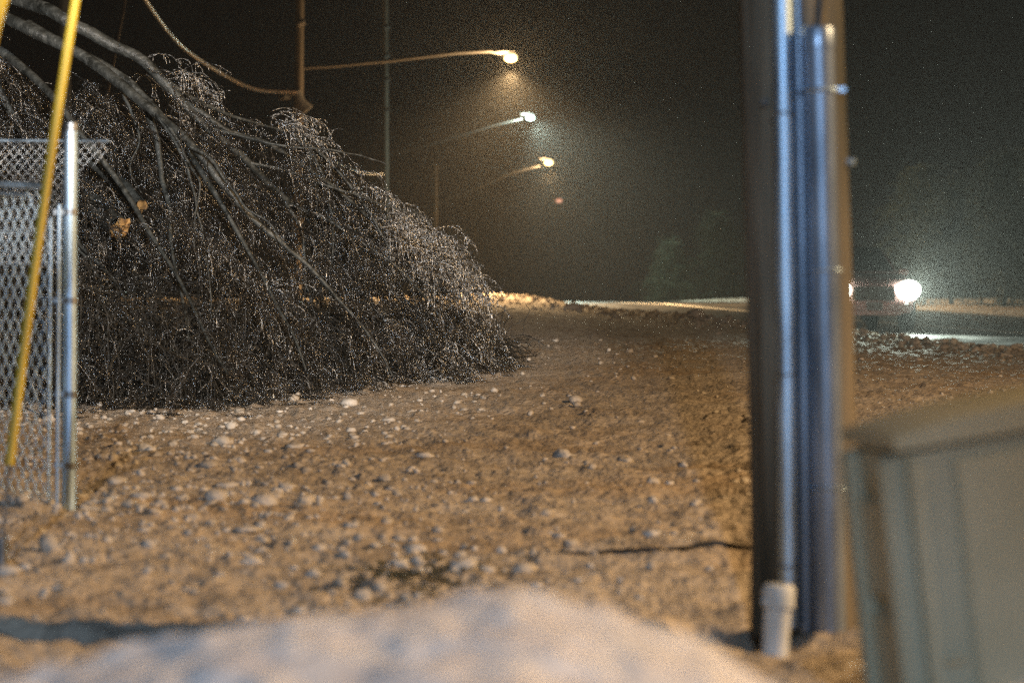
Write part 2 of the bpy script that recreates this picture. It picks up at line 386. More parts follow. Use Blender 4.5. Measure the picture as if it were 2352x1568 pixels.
for px, py, d, s, lab, fl in big:
    q = P(px, py, d); z = height(np.array([q[0]]), np.array([q[1]]))[0]
    V, F = clods(np.zeros((1, 3)), np.array([s]), ICO_V, ICO_F, .16); V[:, 2] *= fl
    c = mesh_np('snow_lump', V, F, M['clod'] if d < 30 else M['snow']); c.location = (q[0], q[1], max(z, q[2] - s * .4) + s * .1 * fl if d < 30 else z + s * .4)
    c.location.z = z + s * .3 * fl
    if lab.startswith('tan'): c.data.materials[0] = M['cutsnow'] if 'cutsnow' in M else M['snow']
    tag(c, lab, 'snow lump', 'lumps of snow lying on the field')
# needle and twig litter on the snow
K = 520; px = rng.normal(960, 95, K); d = rng.normal(10.15, .35, K) - (px - 960) * -.0012
x = (px - 1176) / FPX * d; z = height(x, d); a = rng.uniform(0, 6.28, K); L_ = rng.uniform(.012, .05, K)
p0 = np.stack([x, d, z + .006], -1); dr = np.stack([np.cos(a), np.sin(a), rng.uniform(-.1, .5, K)], -1) * L_[:, None]
pts = np.stack([p0, p0 + dr * .5, p0 + dr], 1)
tag(mesh_np('twig_litter', *tubes(pts, np.full((K, 3), .0028)), M['litter']), 'dark green needle and twig litter lying on the snow behind the berm', 'litter', kind='stuff')

# dark line half buried in the crust left of the pole
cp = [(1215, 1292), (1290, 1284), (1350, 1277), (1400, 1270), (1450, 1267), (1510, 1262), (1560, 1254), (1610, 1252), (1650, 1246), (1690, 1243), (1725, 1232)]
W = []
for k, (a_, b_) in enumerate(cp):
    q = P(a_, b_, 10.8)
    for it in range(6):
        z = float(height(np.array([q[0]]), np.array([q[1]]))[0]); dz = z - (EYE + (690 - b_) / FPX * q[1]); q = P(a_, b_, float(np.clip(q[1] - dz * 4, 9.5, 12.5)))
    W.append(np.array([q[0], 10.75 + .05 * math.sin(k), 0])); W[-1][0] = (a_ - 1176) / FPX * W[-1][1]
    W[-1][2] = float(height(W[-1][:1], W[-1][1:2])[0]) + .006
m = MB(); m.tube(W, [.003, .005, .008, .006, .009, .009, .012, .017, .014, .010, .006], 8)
tag(m.build('dark_line', M['black'], None, True), 'thin dark line half buried in the snow left of the wooden pole', 'cable')

# ------------------------------------------------------------------ bowed birch
def stem_curve(pts, r0, r1, nseg=10):
    W = np.array([P(*p) for p in pts]); m = len(W); t = np.arange(m); tt = np.linspace(0, m - 1, nseg * (m - 1) + 1)
    out = np.empty((len(tt), 3))
    for k, u in enumerate(tt):                       # catmull-rom
        i1 = min(int(u), m - 2); f = u - i1; i0 = max(i1 - 1, 0); i2 = i1 + 1; i3 = min(i1 + 2, m - 1)
        a, b, c, e = W[i0], W[i1], W[i2], W[i3]
        out[k] = .5 * ((2 * b) + (-a + c) * f + (2 * a - 5 * b + 4 * c - e) * f * f + (-a + 3 * b - 3 * c + e) * f ** 3)
    rad = r0 + (r1 - r0) * np.linspace(0, 1, len(tt)) ** .8
    out += .028 * np.stack([fbm(tt * 1.3, tt * 0 + k * 9 + r0 * 999, 2) for k in range(3)], -1)
    rad = rad * (1 + .12 * fbm(tt * 2.1, tt * 0 + r0 * 333, 2))
    return out, rad
base = P(-1150, 900, 26); base[2] = hz(base[0], base[1]) - .1
tree = empty('bowed_birch', base, 'large bowed birch bent to the ground under ice, glittering twigs behind the fence', 'tree')
FW = .6
stems = [
    ([(-1150, 930, 26), (-1120, 500, 26), (-950, 120, 25.6), (-700, -110, 25.2), (-400, -120, 24.8), (-150, -60, 24.5)], .15, .11),
    ([(-150, -60, 24.5), (60, 8, 24.2), (150, 45, 24), (250, 95, 24), (330, 145, 24), (400, 215, 24), (470, 290, 24), (560, 370, 24.2), (660, 465, 24.5), (760, 555, 25), (850, 640, 25.5), (960, 720, 26.3), (1080, 780, 27.2), (1195, 806, 28)], .085, .006),
    ([(-150, -40, 24.3), (40, 55, 23.6), (150, 110, 23.5), (240, 152, 23.5), (320, 215, 23.4), (352, 300, 23.3), (370, 390, 23.2), (385, 480, 23), (410, 640, 22.6), (430, 780, 22)], .075, .008),
    ([(60, 60, 23.6), (180, 120, 23.4), (270, 190, 23.2), (360, 262, 23), (440, 335, 22.8), (520, 430, 22.7), (600, 520, 22.6), (700, 600, 22.6), (790, 700, 22.6), (860, 790, 22.6), (905, 870, 22.5)], .07, .006),
    ([(330, 150, 24), (450, 230, 24.3), (560, 275, 24.6), (680, 310, 24.8), (760, 335, 24.9)], .03, .005),
    ([(400, 215, 24), (520, 300, 24), (640, 340, 24.1), (750, 420, 24.3), (860, 510, 24.5), (950, 590, 25), (1020, 680, 25.3), (1085, 770, 25.6), (1120, 812, 25.8)], .035, .005),
    ([(-60, 100, 24), (20, 250, 24), (90, 380, 23.8), (140, 520, 23.3), (170, 700, 22.6), (180, 880, 21.6)], .05, .008),
    ([(0, 120, 23.8), (100, 200, 23.5), (180, 300, 23.2), (280, 430, 23), (360, 560, 22.5), (440, 700, 22), (520, 860, 21.3)], .05, .008),
    ([(320, 215, 23.4), (420, 330, 23), (490, 440, 22.7), (560, 560, 22.4), (640, 700, 22), (700, 850, 21.5)], .042, .007),
    ([(560, 370, 24.2), (680, 400, 24.2), (800, 445, 24.2), (900, 478, 24.3), (985, 497, 24.4)], .018, .005),
    ([(470, 290, 24), (620, 330, 23.7), (740, 345, 23.6), (830, 360, 23.6), (890, 378, 23.6)], .018, .004),
    ([(660, 465, 24.5), (770, 520, 24.2), (880, 590, 24), (960, 660, 24), (1020, 740, 24.2), (1060, 800, 24.5)], .022, .005),
    ([(-200, 200, 25.5), (0, 300, 25), (150, 420, 25), (300, 560, 25), (450, 700, 24.5), (560, 860, 23.5)], .05, .008),
    ([(1080, 780, 26.2), (1150, 800, 26.8), (1200, 809, 27.2), (1222, 780, 27.3), (1245, 778, 27.3)], .008, .003),
]
for k in range(13):
    a0 = random.choice(stems[1:9])[0]; ii = random.randint(3, max(3, len(a0) - 5)); x0, y0, d0 = a0[ii]; d0 -= .1
    if x0 < -50: continue
    ang = R(random.uniform(28, 66)); Ls = random.uniform(260, 520); pp = []
    for t in range(6):
        pp.append((x0 + math.cos(ang) * Ls * t / 5, y0 + math.sin(ang) * Ls * t / 5, d0 - .1 * t)); ang += R(random.uniform(-3, 12))
    if pp[-1][1] < 900 and pp[-1][0] < 1120 and pp[-1][1] > np.interp(pp[-1][0], [0, 345, 640, 860, 1110], [90, 150, 260, 440, 660]): stems.append((pp, random.uniform(.014, .028), .004))
curves = []
for s in stems:
    if s is not stems[0]: s = ([(a, b, c - FW * (1 - min(1, max(0, (a - 500) / 500)))) for a, b, c in s[0]], s[1], s[2]) 
    c, r = stem_curve(*s); r = r * (1 if s[1] == .15 else .8); curves.append((c, r))
    V, F = tubes(c[None], r[None], 10)
    mesh_np('trunk' if s[1] == .15 else 'limb', V, F, M['bark'], tree)
# torn limb stubs with pale split wood
for (px, py, d, rad, dv) in [(275, 524, 22.4, .078, (.25, -.95, -.15)), (322, 474, 22.7, .055, (.5, -.8, -.5))]:
    q = Vector(P(px, py, d)); v = Vector(dv).normalized(); m1 = MB()
    m1.tube([q - v * .6 + Vector((-.2, 0, .15)), q - v * .25, q], [rad * 1.15, rad * 1.05, rad], 14, cap=False)
    st = m1.build('broken_limb', M['bark'], tree, True)
    m2 = MB(); a = v.orthogonal().normalized(); b = v.cross(a); ring = []; cen = q + v * .015
    V = [cen]; nn = 18
    for ri in (.55, 1.0):
        for k in range(nn):
            an = 2 * math.pi * k / nn; V.append(q + (a * math.cos(an) * 1.25 + b * math.sin(an) * .85) * rad * (.8 + .3 * random.random()) * ri + v * random.uniform(-.012, .035))
    F = [[0, 1 + k, 1 + (k + 1) % nn] for k in range(nn)] + [[1 + k, 1 + nn + k, 1 + nn + (k + 1) % nn, 1 + (k + 1) % nn] for k in range(nn)]
    m2.add(V, F); m2.build('split_wood', M['cutwood'], st)

# crown outline seen from the road side: upper limit of the drooping mass
TX = [-400, -100, 0, 60, 120, 250, 285, 345, 365, 430, 470, 540, 575, 600, 640, 700, 762, 775, 800, 860, 900, 935, 975, 1000, 1030, 1060, 1090, 1110, 1118, 1130, 1200, 1210]
TY = [-60, 0, 80, 95, 120, 150, 140, 118, 140, 150, 180, 243, 262, 246, 240, 272, 275, 335, 385, 428, 445, 470, 480, 500, 530, 585, 620, 650, 700, 765, 806, 900]
def top_y(px): return np.interp(px, TX, TY)
def to_px(p): return (p[..., 0] / p[..., 1] * FPX + 1176), 690 - (p[..., 2] - EYE) / p[..., 1] * FPX
def depth_at(px, py, K):
    """depth range of the drooping mass: comes forward towards the ground on the left, recedes to the right"""
    f = np.clip((py - 150) / 800, 0, 1); c = 24.3 - 2.6 * f + np.clip((px - 500) / 700, 0, 1) * 3.6
    return c + rng.normal(0, .75, K)
NS = 3000
px = rng.uniform(-260, 1190, NS * 3); py = rng.uniform(-40, 960, NS * 3)
low = 965 - np.clip((px - 550) / 660, 0, 1) ** 1.2 * 165
ok = (py > top_y(px) + 4) & (py < low - 8)
def main_top(px): return np.maximum(top_y(px) + 4, np.interp(px, [-9, 699, 700, 780, 860, 935, 1000, 1060, 1100, 1150, 1200], [-500, -500, 262, 345, 450, 520, 580, 655, 722, 778, 806]))
ok &= (py > main_top(px)) & (rng.random(len(px)) < np.clip((py - main_top(px)) / np.where(px > 600, 60, 40), .10, 1))
# thin out where the big limbs show, and in a few ragged gaps
rx = px * .66 + py * .75; ry = -px * .75 + py * .66; gap = .75 * (vnoise(rx / 230 + 3, ry / 38) + .5) + .25 * (vnoise(px / 60, py / 60) + .5)
ok &= rng.random(len(px)) < .04 + 1.5 * np.clip(gap - .28, 0, 1)
ok &= ~((px < 330) & (py < top_y(px) + 60) & (rng.random(len(px)) < .7))
px, py = px[ok][:NS], py[ok][:NS]; NS = len(px); d = depth_at(px, py, NS)
org = np.stack([(px - 1176) / FPX * d, d, EYE + (690 - py) / FPX * d], -1)
def curve_batch(o, az, el0, droop, length, n, wig=.12):
    """arching curves: start direction (azimuth, elevation), then bending down; az = 0 is +x"""
    K = len(o); s = np.linspace(0, 1, n)[None]
    el = el0[:, None] - droop[:, None] * s; el = np.maximum(el, -1.5) + wig * rng.normal(size=(K, n))
    azz = az[:, None] + wig * np.cumsum(rng.normal(size=(K, n)), 1)
    st = np.stack([np.cos(el) * np.cos(azz), np.cos(el) * np.sin(azz), np.sin(el)], -1) * (length[:, None, None] / (n - 1))
    p = np.cumsum(st, 1); p = p - p[:, :1]
    return o[:, None] + p
sp_len = rng.uniform(.25, .85, NS); sp_el = rng.normal(-.6, .32, NS)
rightness = np.clip(px / 1150, 0, 1)
sp_az = rng.normal(0, .5, NS)
sp_az = np.where(rng.random(NS) < .16, sp_az + np.pi, sp_az)
NP = 9
spray = curve_batch(org, sp_az, sp_el, rng.uniform(.3, 1.1, NS), sp_len, NP)
def gz(x, y): return height(x, y, False)
def lay(p, m=.01):
    """keep curves above the snow"""
    g_ = gz(p[..., 0], p[..., 1]) + m
    p[..., 2] = np.maximum(p[..., 2], g_); return p
def cut_outline(p, slack=14):
    ex, ey = to_px(p[:, -1]); return (ey > top_y(ex) - slack) & (ex < 1235)
k = cut_outline(spray, 2); spray = lay(spray[k]); NS = len(spray)
srad = np.linspace(.0058, .0024, NP)[None] * rng.uniform(.7, 1.5, (NS, 1))
parts = [tubes(spray, srad, 4)]
# hanging twigs on every spray
T = 15; idx = np.repeat(np.arange(NS), T); f = rng.uniform(.05, 1, len(idx)) * (NP - 1); i0 = np.minimum(f.astype(int), NP - 2); fr = (f - i0)[:, None]
o = spray[idx, i0] * (1 - fr) + spray[idx, i0 + 1] * fr; K = len(o)
dirv = spray[idx, -1] - spray[idx, 0]; az = np.arctan2(dirv[:, 1], dirv[:, 0]) + rng.normal(0, .8, K)
tl = rng.uniform(.06, .26, K) * rng.choice([.6, 1, 1.5], K, p=[.4, .45, .15])
tw = curve_batch(o, az, rng.normal(.05, .5, K), rng.uniform(.9, 2.0, K), tl, 7, .16)
k = cut_outline(tw, 8); tw = lay(tw[k], .006); K = len(tw); spb = (rng.random(NS) ** 2.4)[idx[k]]
rad = .0022 * rng.uniform(.75, 1.35, (K, 1)) * (1 + .45 * rng.normal(size=(K, 7)).clip(-1.2, 1.6)); rad[:, -1] *= .6
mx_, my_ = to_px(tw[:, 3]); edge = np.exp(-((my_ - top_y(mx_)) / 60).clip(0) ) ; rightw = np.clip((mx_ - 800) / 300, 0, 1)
brt = rng.random(K) < (.16 + .5 * edge + .5 * rightw) * 2.2 * spb  # brighter copies favour the outline and the lit right side
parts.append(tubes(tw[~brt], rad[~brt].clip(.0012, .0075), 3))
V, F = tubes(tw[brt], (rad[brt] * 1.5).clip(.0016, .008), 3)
iw = mesh_np('bright_twigs', V, F, M['icetwig'], tree); iw['label'] = 'iced twigs with highlights put into their colour'; iw['kind'] = 'stuff'
# budded side shoots
S = 2; idx = np.repeat(np.arange(K), S); f = rng.integers(1, 6, len(idx)); o = tw[idx, f]; K2 = len(o)
ts = curve_batch(o, rng.uniform(0, 6.28, K2), rng.normal(.1, .6, K2), rng.uniform(.5, 1.8, K2), rng.uniform(.02, .075, K2), 4, .2)
r2 = .0019 * rng.uniform(.7, 1.4, (K2, 1)) * (1 + .5 * rng.normal(size=(K2, 4)).clip(-1, 1.6))
parts.append(tubes(lay(ts, .006), r2.clip(.0012, .007), 3))
# arching sprays that stick out of the outline
NE = 330; ex_ = rng.uniform(300, 1120, NE); ex_ = np.where(rng.random(NE) < .5, rng.uniform(760, 1118, NE), ex_)
ke_ = (vnoise(ex_ / 38, ex_ * 0 + 4.5) > -.08) | (rng.random(NE) < .15); ex_ = ex_[ke_]; NE = len(ex_); ey_ = top_y(ex_) + rng.uniform(8, 60, NE) + (ex_ > 760) * rng.uniform(0, 95, NE); de = depth_at(ex_, ey_, NE)
oe = np.stack([(ex_ - 1176) / FPX * de, de, EYE + (690 - ey_) / FPX * de], -1)
es = curve_batch(oe, rng.normal(0, .5, NE), rng.uniform(-.1, .9, NE), rng.uniform(1.3, 2.7, NE), rng.uniform(.18, .62, NE), 12, .10)
ke = (to_px(es[:, 5])[1] > top_y(to_px(es[:, 5])[0]) - 48) & (to_px(es[:, -1])[0] < 1150); es = lay(es[ke]); NE = len(es)
ep = [tubes(es, np.linspace(.0045, .0026, 12)[None] * rng.uniform(.7, 1.2, (NE, 1)), 5)]
idx = np.repeat(np.arange(NE), 11); q_ = rng.integers(3, 12, len(idx)); o = es[idx, q_]; Ke = len(o)
et = curve_batch(o, rng.normal(0, 1.2, Ke), rng.normal(.1, .5, Ke), rng.uniform(1.2, 2.4, Ke), rng.uniform(.04, .17, Ke), 8, .14)
re_ = .0029 * rng.uniform(.7, 1.3, (Ke, 1)) * (1 + .45 * rng.normal(size=(Ke, 8)).clip(-1.1, 1.6))
ep.append(tubes(lay(et), re_.clip(.0015, .008), 4))
V, F = merge(ep); oe_ = mesh_np('arching_twigs', V, F, M['icetwig'], tree); oe_['kind'] = 'stuff'; oe_['label'] = 'iced twig tips arching over the edge of the crown'
# frozen drops strung on the twigs
OC = np.array([(1,0,0),(-1,0,0),(0,1,0),(0,-1,0),(0,0,1.6),(0,0,-1.6)], float); OF = np.array([(0,2,4),(2,1,4),(1,3,4),(3,0,4),(2,0,5),(1,2,5),(3,1,5),(0,3,5)])
allp = np.concatenate([tw.reshape(-1, 3), ts.reshape(-1, 3)]); ax, ay = to_px(allp)
clump = vnoise(ax / 40 + 5, ay / 40 + 1) + .5
pr = .12 + .45 * clump ** 2 + .25 * np.clip((ax - 850) / 250, 0, 1)
sel = rng.random(len(allp)) < pr; bp_ = allp[sel]; bp_ = bp_[rng.permutation(len(bp_))[:260000]]
bs = rng.uniform(.0018, .0055, len(bp_)) * rng.choice([1, 1.4], len(bp_), p=[.85, .15])
BV = (OC[None] * bs[:, None, None] + bp_[:, None] + rng.normal(0, .002, (len(bp_), 1, 3))).reshape(-1, 3)
BF = (OF[None] + (np.arange(len(bp_)) * 6)[:, None, None]).reshape(-1, 3)
bd = mesh_np('ice_beads', BV, BF, M['ice'], tree, smooth=False); bd['label'] = 'glinting frozen drops strung along the hanging twigs'; bd['kind'] = 'stuff'
V, F = merge(parts)
tag(mesh_np('crown', V, F, M['twig'], tree), 'dense mass of thin hanging twigs coated in glinting ice')
# dark tangle at the foot of the drooping crown
NB = 5200; px = rng.uniform(-200, 1150, NB); t_ = rng.random(NB)
low = 962 - np.clip((px - 500) / 700, 0, 1) ** 1.2 * 160
hgt = np.interp(px, [-200, 300, 700, 1000, 1150], [420, 330, 260, 130, 40]); py = low - hgt * t_ ** 1.6
d = 21.5 + np.clip((px - 500) / 700, 0, 1) * 4.8 + rng.normal(.9, .7, NB).clip(-.4, 3)
o = np.stack([(px - 1176) / FPX * d, d, EYE + (690 - py) / FPX * d], -1)
bb = curve_batch(o, rng.uniform(0, 6.28, NB), rng.normal(-.2, .7, NB), rng.uniform(-.4, 1.6, NB), rng.uniform(.15, .6, NB), 8, .18)
rb = .0035 * rng.uniform(.6, 1.6, (NB, 1)) * np.ones((1, 8)); pb = [tubes(lay(bb), rb, 3)]
idx = np.repeat(np.arange(NB), 5); o = bb[idx, rng.integers(0, 8, len(idx))]; K = len(o)
b2 = curve_batch(o, rng.uniform(0, 6.28, K), rng.normal(-.1, .8, K), rng.uniform(-.3, 1.5, K), rng.uniform(.04, .16, K), 5, .2)
pb.append(tubes(lay(b2), np.full((K, 5), .0024) * rng.uniform(.7, 1.4, (K, 1)), 3))
V, F = merge(pb)
tag(mesh_np('undergrowth', V, F, M['brush']), 'dark tangled brush and fallen twigs under the bowed birch', 'undergrowth', kind='stuff')

# ------------------------------------------------------------------ chain-link fence on the left
fb = P(160, 1172, 12.0)
fence = empty('chain_link_fence', fb, 'galvanized chain link fence whose end post stands in the snow at the left edge', 'fence')
def pxtube(mb, a, b, r, n=12): mb.tube([P(*a), P(*b)], r, n)
m = MB(); pxtube(m, (158, 1190, 12.0), (163, 288, 12.0), .030, 20); post = m.build('end_post', M['galv'], fence, True)
m = MB(); q = P(163, 290, 12.0); m.tube([q + [0, 0, -.02], q + [0, 0, .012], q + [0, 0, .02]], [.033, .033, .018], 18); m.build('post_cap', M['galv_dark'], post, True)
for py in (487, 690, 905, 1068):
    m = MB(); q = P(161, py, 12.0); m.tube([q - [0, 0, .012], q + [0, 0, .012]], .034, 18)
    m.box(P(140, py, 11.98), (.06, .012, .022), .002); m.build('brace_band', M['galv_dark'], fence, True)
m = MB(); pxtube(m, (131, 1165, 11.97), (136, 470, 11.97), .008, 10); m.build('tension_bar', M['galv'], fence, True)
m = MB(); pxtube(m, (112, 1150, 12.15), (117, 500, 12.15), .006, 10); m.build('tension_bar', M['galv'], fence, True)
m = MB(); pxtube(m, (-160, 416, 12.6), (112, 428, 12.15), .012, 12); m.build('top_rail', M['galv'], fence, True)
m = MB(); pxtube(m, (-160, 440, 12.6), (60, 447, 12.2), .005, 8); m.build('brace_wire', M['galv'], fence, True)
def mesh_panel(A, B, z0, z1, cell, r, name, m_, parent, jag=None, wob=0.0):
    """diamond mesh between plan points A and B from z0 to z1: zig-zag wires woven in pairs"""
    A = np.array(A, float); B = np.array(B, float); Lh = np.linalg.norm(B - A); u = (B - A) / Lh; nrm = np.array([-u[1], u[0]])
    ncol = int(Lh / (cell / 2)); nrow = int((z1 - z0) / (cell / 2)); W = []
    for c in range(0, ncol, 1):
        pts = []
        for k in range(nrow + 1):
            s = c * cell / 2 + (k % 2) * cell / 2 * (1 if c % 2 == 0 else 1)
            if c % 2: s = c * cell / 2 + ((k + 1) % 2) * cell / 2
            off = .003 * (1 if (k + c) % 2 else -1)
            zz = z0 + k * cell / 2; s_ = min(s, Lh)
            ww = wob * float(vnoise(np.array([s_ * 2.]), np.array([zz * 3.]))[0])
            xy = A + u * s_ + nrm * (off + ww)
            pts.append((xy[0], xy[1], zz))
        if jag is not None:
            pts = [p for p in pts if jag(p)]
            if len(pts) < 3: continue
        W.append(np.array(pts))
    byn = {}
    for wv in W: byn.setdefault(len(wv), []).append(wv)
    prt = [tubes(np.stack(v), np.full((len(v), kk), r), 5) for kk, v in byn.items()]
    V, F = merge(prt)
    return mesh_np(name, V, F, m_, parent)
a = P(112, 0, 12.1); b = P(-220, 0, 13.6)
mesh_panel(a[:2], b[:2], .17, P(112, 432, 12.15)[2], .096, .0026, 'chain_link_mesh', M['galv'], fence)
# second, iced run of mesh behind, torn at its free corner
a = P(250, 0, 14.2); b = P(-200, 0, 14.6); zt = P(0, 318, 14.4)[2]
def keep(p):
    px_, py_ = to_px(np.array(p)); return py_ < 418 - max(0, px_ - 175) * .75 - (8 if int(px_ / 18) % 2 else 0) + (1e9 if px_ < 165 else 0)
mesh_panel(a[:2], b[:2], zt - .62, zt, .050, .0024, 'iced_loose_mesh', M['galv_dark'], fence, jag=keep, wob=.06)
m = MB(); pxtube(m, (-200, 322, 14.6), (250, 324, 14.2), .006, 8); m.build('top_wire', M['galv'], fence, True)

# ------------------------------------------------------------------ yellow guy guards
def guy(a, b, c, e, r, lab):
    pa, pb, pc, pe = (Vector(P(*q)) for q in (a, b, c, e)); root = empty('guy_wire', pe, lab, 'guy wire', 'guy wires in yellow plastic sleeves')
    m = MB(); pts = [pa.lerp(pb, t) + Vector((.0, 0, 0)) for t in np.linspace(0, 1, 12)]
    bend = [Vector((.012 * math.sin(math.pi * t), 0, 0)) for t in np.linspace(0, 1, 12)]
    m.tube([p - q for p, q in zip(pts, bend)], r, 16); m.build('sleeve', M['yellow'], root, True)
    m = MB(); m.tube([pa + (pa - pb).normalized() * 1.5, pa, pb, pc, pe], .006, 8); m.build('cable', M['galv_dark'], root, True)
    m = MB(); m.tube([pe + Vector((0, 0, .10)), pe - Vector((0, 0, .05))], .02, 10); m.build('anchor_rod', M['galv_dark'], root, True)
gz10 = hz(P(-10, 0, 10)[0], 10); pya = 690 + (EYE - gz10) / 10 * FPX
guy((184, -60, 10.3), (22, 1068, 10.0), (12, 1150, 10), (4, pya, 9.95), .0165, 'long yellow guy wire sleeve slanting in front of the fence post')
guy((38, -90, 9.3), (-30, 140, 9.2), (-60, 500, 9.2), (-110, 1330, 9.1), .024, 'short piece of yellow guy wire sleeve crossing the top left corner')

# ------------------------------------------------------------------ foreground utility pole
pb = P(1849, 1490, 8.6); pb[2] -= .12
pole = empty('utility_pole', pb, 'weathered wooden utility pole with metal conduits, close on the right', 'utility pole')
def pline(pts, zx=8.0):
    """polyline through pixel points, extended straight upwards to height zx"""
    W = [P(*p) for p in pts]; a, b = W[-2], W[-1]
    if zx: W.append(b + (b - a) / (b[2] - a[2]) * (zx - b[2]))
    return W
m = MB(); W = pline([(1850, 1540, 8.6), (1849, 1200, 8.6), (1838, 700, 8.6), (1826, 300, 8.6), (1816, 0, 8.6)]); c0 = W
segs = []; rads = []
for k in range(len(W) - 1):
    for t in np.linspace(0, 1, 14)[:-1]:
        segs.append(W[k] * (1 - t) + W[k + 1] * t); rads.append(.160 - .008 * (k + t) / 4)
segs.append(W[-1]); rads.append(.14)
V, F = tubes(np.array(segs)[None], np.array(rads)[None], 48)
cen = np.repeat(np.array(segs), 48, 0); an = np.tile(np.arange(48), len(segs)); 
dv = V - cen; V = cen + dv * (1 + .018 * fbm(an * .9, cen[:, 2] * .8, 3) + .02 * fbm(an * .25, cen[:, 2] * .3, 2))[:, None]
mesh_np('shaft', V, F, M['wood'], pole)
def zpt(px, py, d): return (px, py, d)
m = MB(); m.tube(pline([(1812, 1440, 8.40), (1811, 1200, 8.40), (1806, 700, 8.40), (1800, 300, 8.40), (1796, 0, 8.41)]), .0285, 24); m.build('steel_conduit', M['galv'], pole, True)
W = [P(*p) for p in [(1906, 1475, 8.39), (1903, 1200, 8.39), (1893, 700, 8.39), (1884, 300, 8.39), (1878, 72, 8.39)]]
m = MB(); m.tube(W, .047, 28); sl_ = m.build('plastic_riser', M['pvc'], pole, True)
m = MB(); q = P(1878, 72, 8.39); m.tube([q - [0, 0, .05], q + [0, 0, .004], q + [0, 0, .012]], [.0505, .0505, .046], 24); m.build('riser_collar', M['pvc'], sl_, True)
m = MB(); m.tube(pline([(1878, 75, 8.42), (1884, 0, 8.43)]), .013, 12); m.build('service_cable', M['black'], pole, True)
m = MB(); m.tube(pline([(1852, 1450, 8.435), (1850, 1200, 8.435), (1845, 700, 8.435), (1838, 300, 8.435), (1832, 0, 8.437)]), .017, 14); m.build('ground_wire_moulding', M['pvc'], pole, True)
for py, cx, sd in ((208, 1881, 1), (1120, 1902, 0), (620, 1892, 0)):
    m = MB(); q = P(cx, py, 8.39)
    m.tube([q + [.0515 * math.cos(t), -.0515 * math.sin(t), 0] for t in np.linspace(-.35, math.pi + .35, 16)], .006 if sd else .0035, 6)
    if sd: m.box(P(cx + 46, py - 2, 8.45), (.04, .010, .014), .002)
    m.build('pipe_strap', M['galv'], pole, True)
for py, cx in ((260, 1799), (860, 1808), (1300, 1811)):
    m = MB(); q = P(cx, py, 8.4); m.tube([q + [.032 * math.cos(t), -.032 * math.sin(t), 0] for t in np.linspace(-.3, math.pi + .3, 12)], .003, 6)
    m.build('pipe_strap', M['galv_dark'], pole, True)
m = MB(); q = Vector(P(1944, 372, 8.55)); m.tube([q, q + Vector((.022, -.01, 0))], .011, 8); m.build('bolt', M['galv'], pole, True)
m = MB(); q = Vector(P(1760, 235, 8.47)); m.tube([q, q + Vector((-.006, -.015, 0))], .010, 8); m.build('bolt', M['galv_dark'], pole, True)

# white capped pipe stub
q = P(1782, 1492, 7.95); stub = empty('pipe_stub', q, 'short white capped pipe standing at the foot of the wooden pole', 'pipe')
m = MB(); m.tube([P(1776, 1560, 7.95), P(1780, 1492, 7.95), P(1787, 1375, 7.95)], .037, 24); m.build('pipe', M['white_pipe'], stub, True)
m = MB(); a = P(1787, 1392, 7.95); b = P(1789, 1350, 7.95); c = P(1789, 1341, 7.95); m.tube([a, b, c], [.045, .045, .036], 24)
m.box(P(1762, 1380, 7.93), (.03, .03, .014), .003); m.build('cap', M['white_pipe'], stub, True)

# ------------------------------------------------------------------ grey-green utility cabinet
q = P(2010, 1600, 6.75); cab = empty('utility_cabinet', (1.262 * .874, 5.9, .14), 'tilted grey green utility cabinet with domed lid at the right edge', 'utility cabinet')
cab.rotation_euler = (R(2), R(-7.8), R(17))
CW, CD, CH = .665, .24, .635
def face_box(name, c, d, m_, bev=.006, par=cab):
    mm = MB(); mm.box(c, d, bev); return mm.build(name, m_, par, False, world=False)
bodyo = face_box('body', (0, 0, CH / 2), (CW, CD, CH), M['green_box'], .022)
for k, (x0, w_) in enumerate([(-.20, .028)]):
    face_box('rib', (x0 - .105, -CD / 2 - .008, CH / 2 - .01), (w_, .02, CH - .05), M['green_box'], .007)
face_box('door', (.0, -CD / 2 - .006, CH / 2 - .01), (.44, .018, CH - .07), M['green_box'], .006)
face_box('door', (.285, -CD / 2 - .006, CH / 2 - .01), (.08, .018, CH - .07), M['green_box'], .006)
face_box('side_panel', (-CW / 2 - .005, .0, CH / 2 - .14), (.02, CD - .10, .22), M['green_box'], .007)
face_box('side_panel', (-CW / 2 - .005, .0, CH / 2 + .10), (.02, CD - .10, .20), M['green_box'], .007)
for yv in (-.085, .085):
    face_box('corner_rib', (-CW / 2 - .014, yv, CH / 2 - .01), (.035, .045, CH - .03), M['green_box'], .008)
face_box('latch', (-CW / 2 + .07, -CD / 2 - .012, .20), (.05, .01, .012), M['green_box'], .003)
# domed lid
gx, gy = np.meshgrid(np.linspace(-1, 1, 33), np.linspace(-1, 1, 21)); hw, hd = CW / 2 + .008, CD / 2 + .008
ed = np.maximum(np.abs(gx) ** 3.2, np.abs(gy) ** 5)
lz = CH + .012 + .028 * (1 - np.abs(gx) ** 2.6) + .01 * (1 - gy ** 4); Vt = np.stack([gx * hw, gy * hd, lz], -1).reshape(-1, 3)
nr, nc = gx.shape; i = np.arange(nr - 1)[:, None]; j = np.arange(nc - 1)[None]
Ft = np.stack([i * nc + j, i * nc + j + 1, (i + 1) * nc + j + 1, (i + 1) * nc + j], -1).reshape(-1, 4)
bord = [j for j in range(nc)] + [i_ * nc + nc - 1 for i_ in range(1, nr)] + [(nr - 1) * nc + j for j in range(nc - 2, -1, -1)] + [i_ * nc for i_ in range(nr - 2, 0, -1)]
Vb = Vt[bord].copy(); Vb[:, 2] = CH - .012 ; nb = len(bord); n0 = len(Vt)
Vc = Vb * np.array([.94, .92, 1])
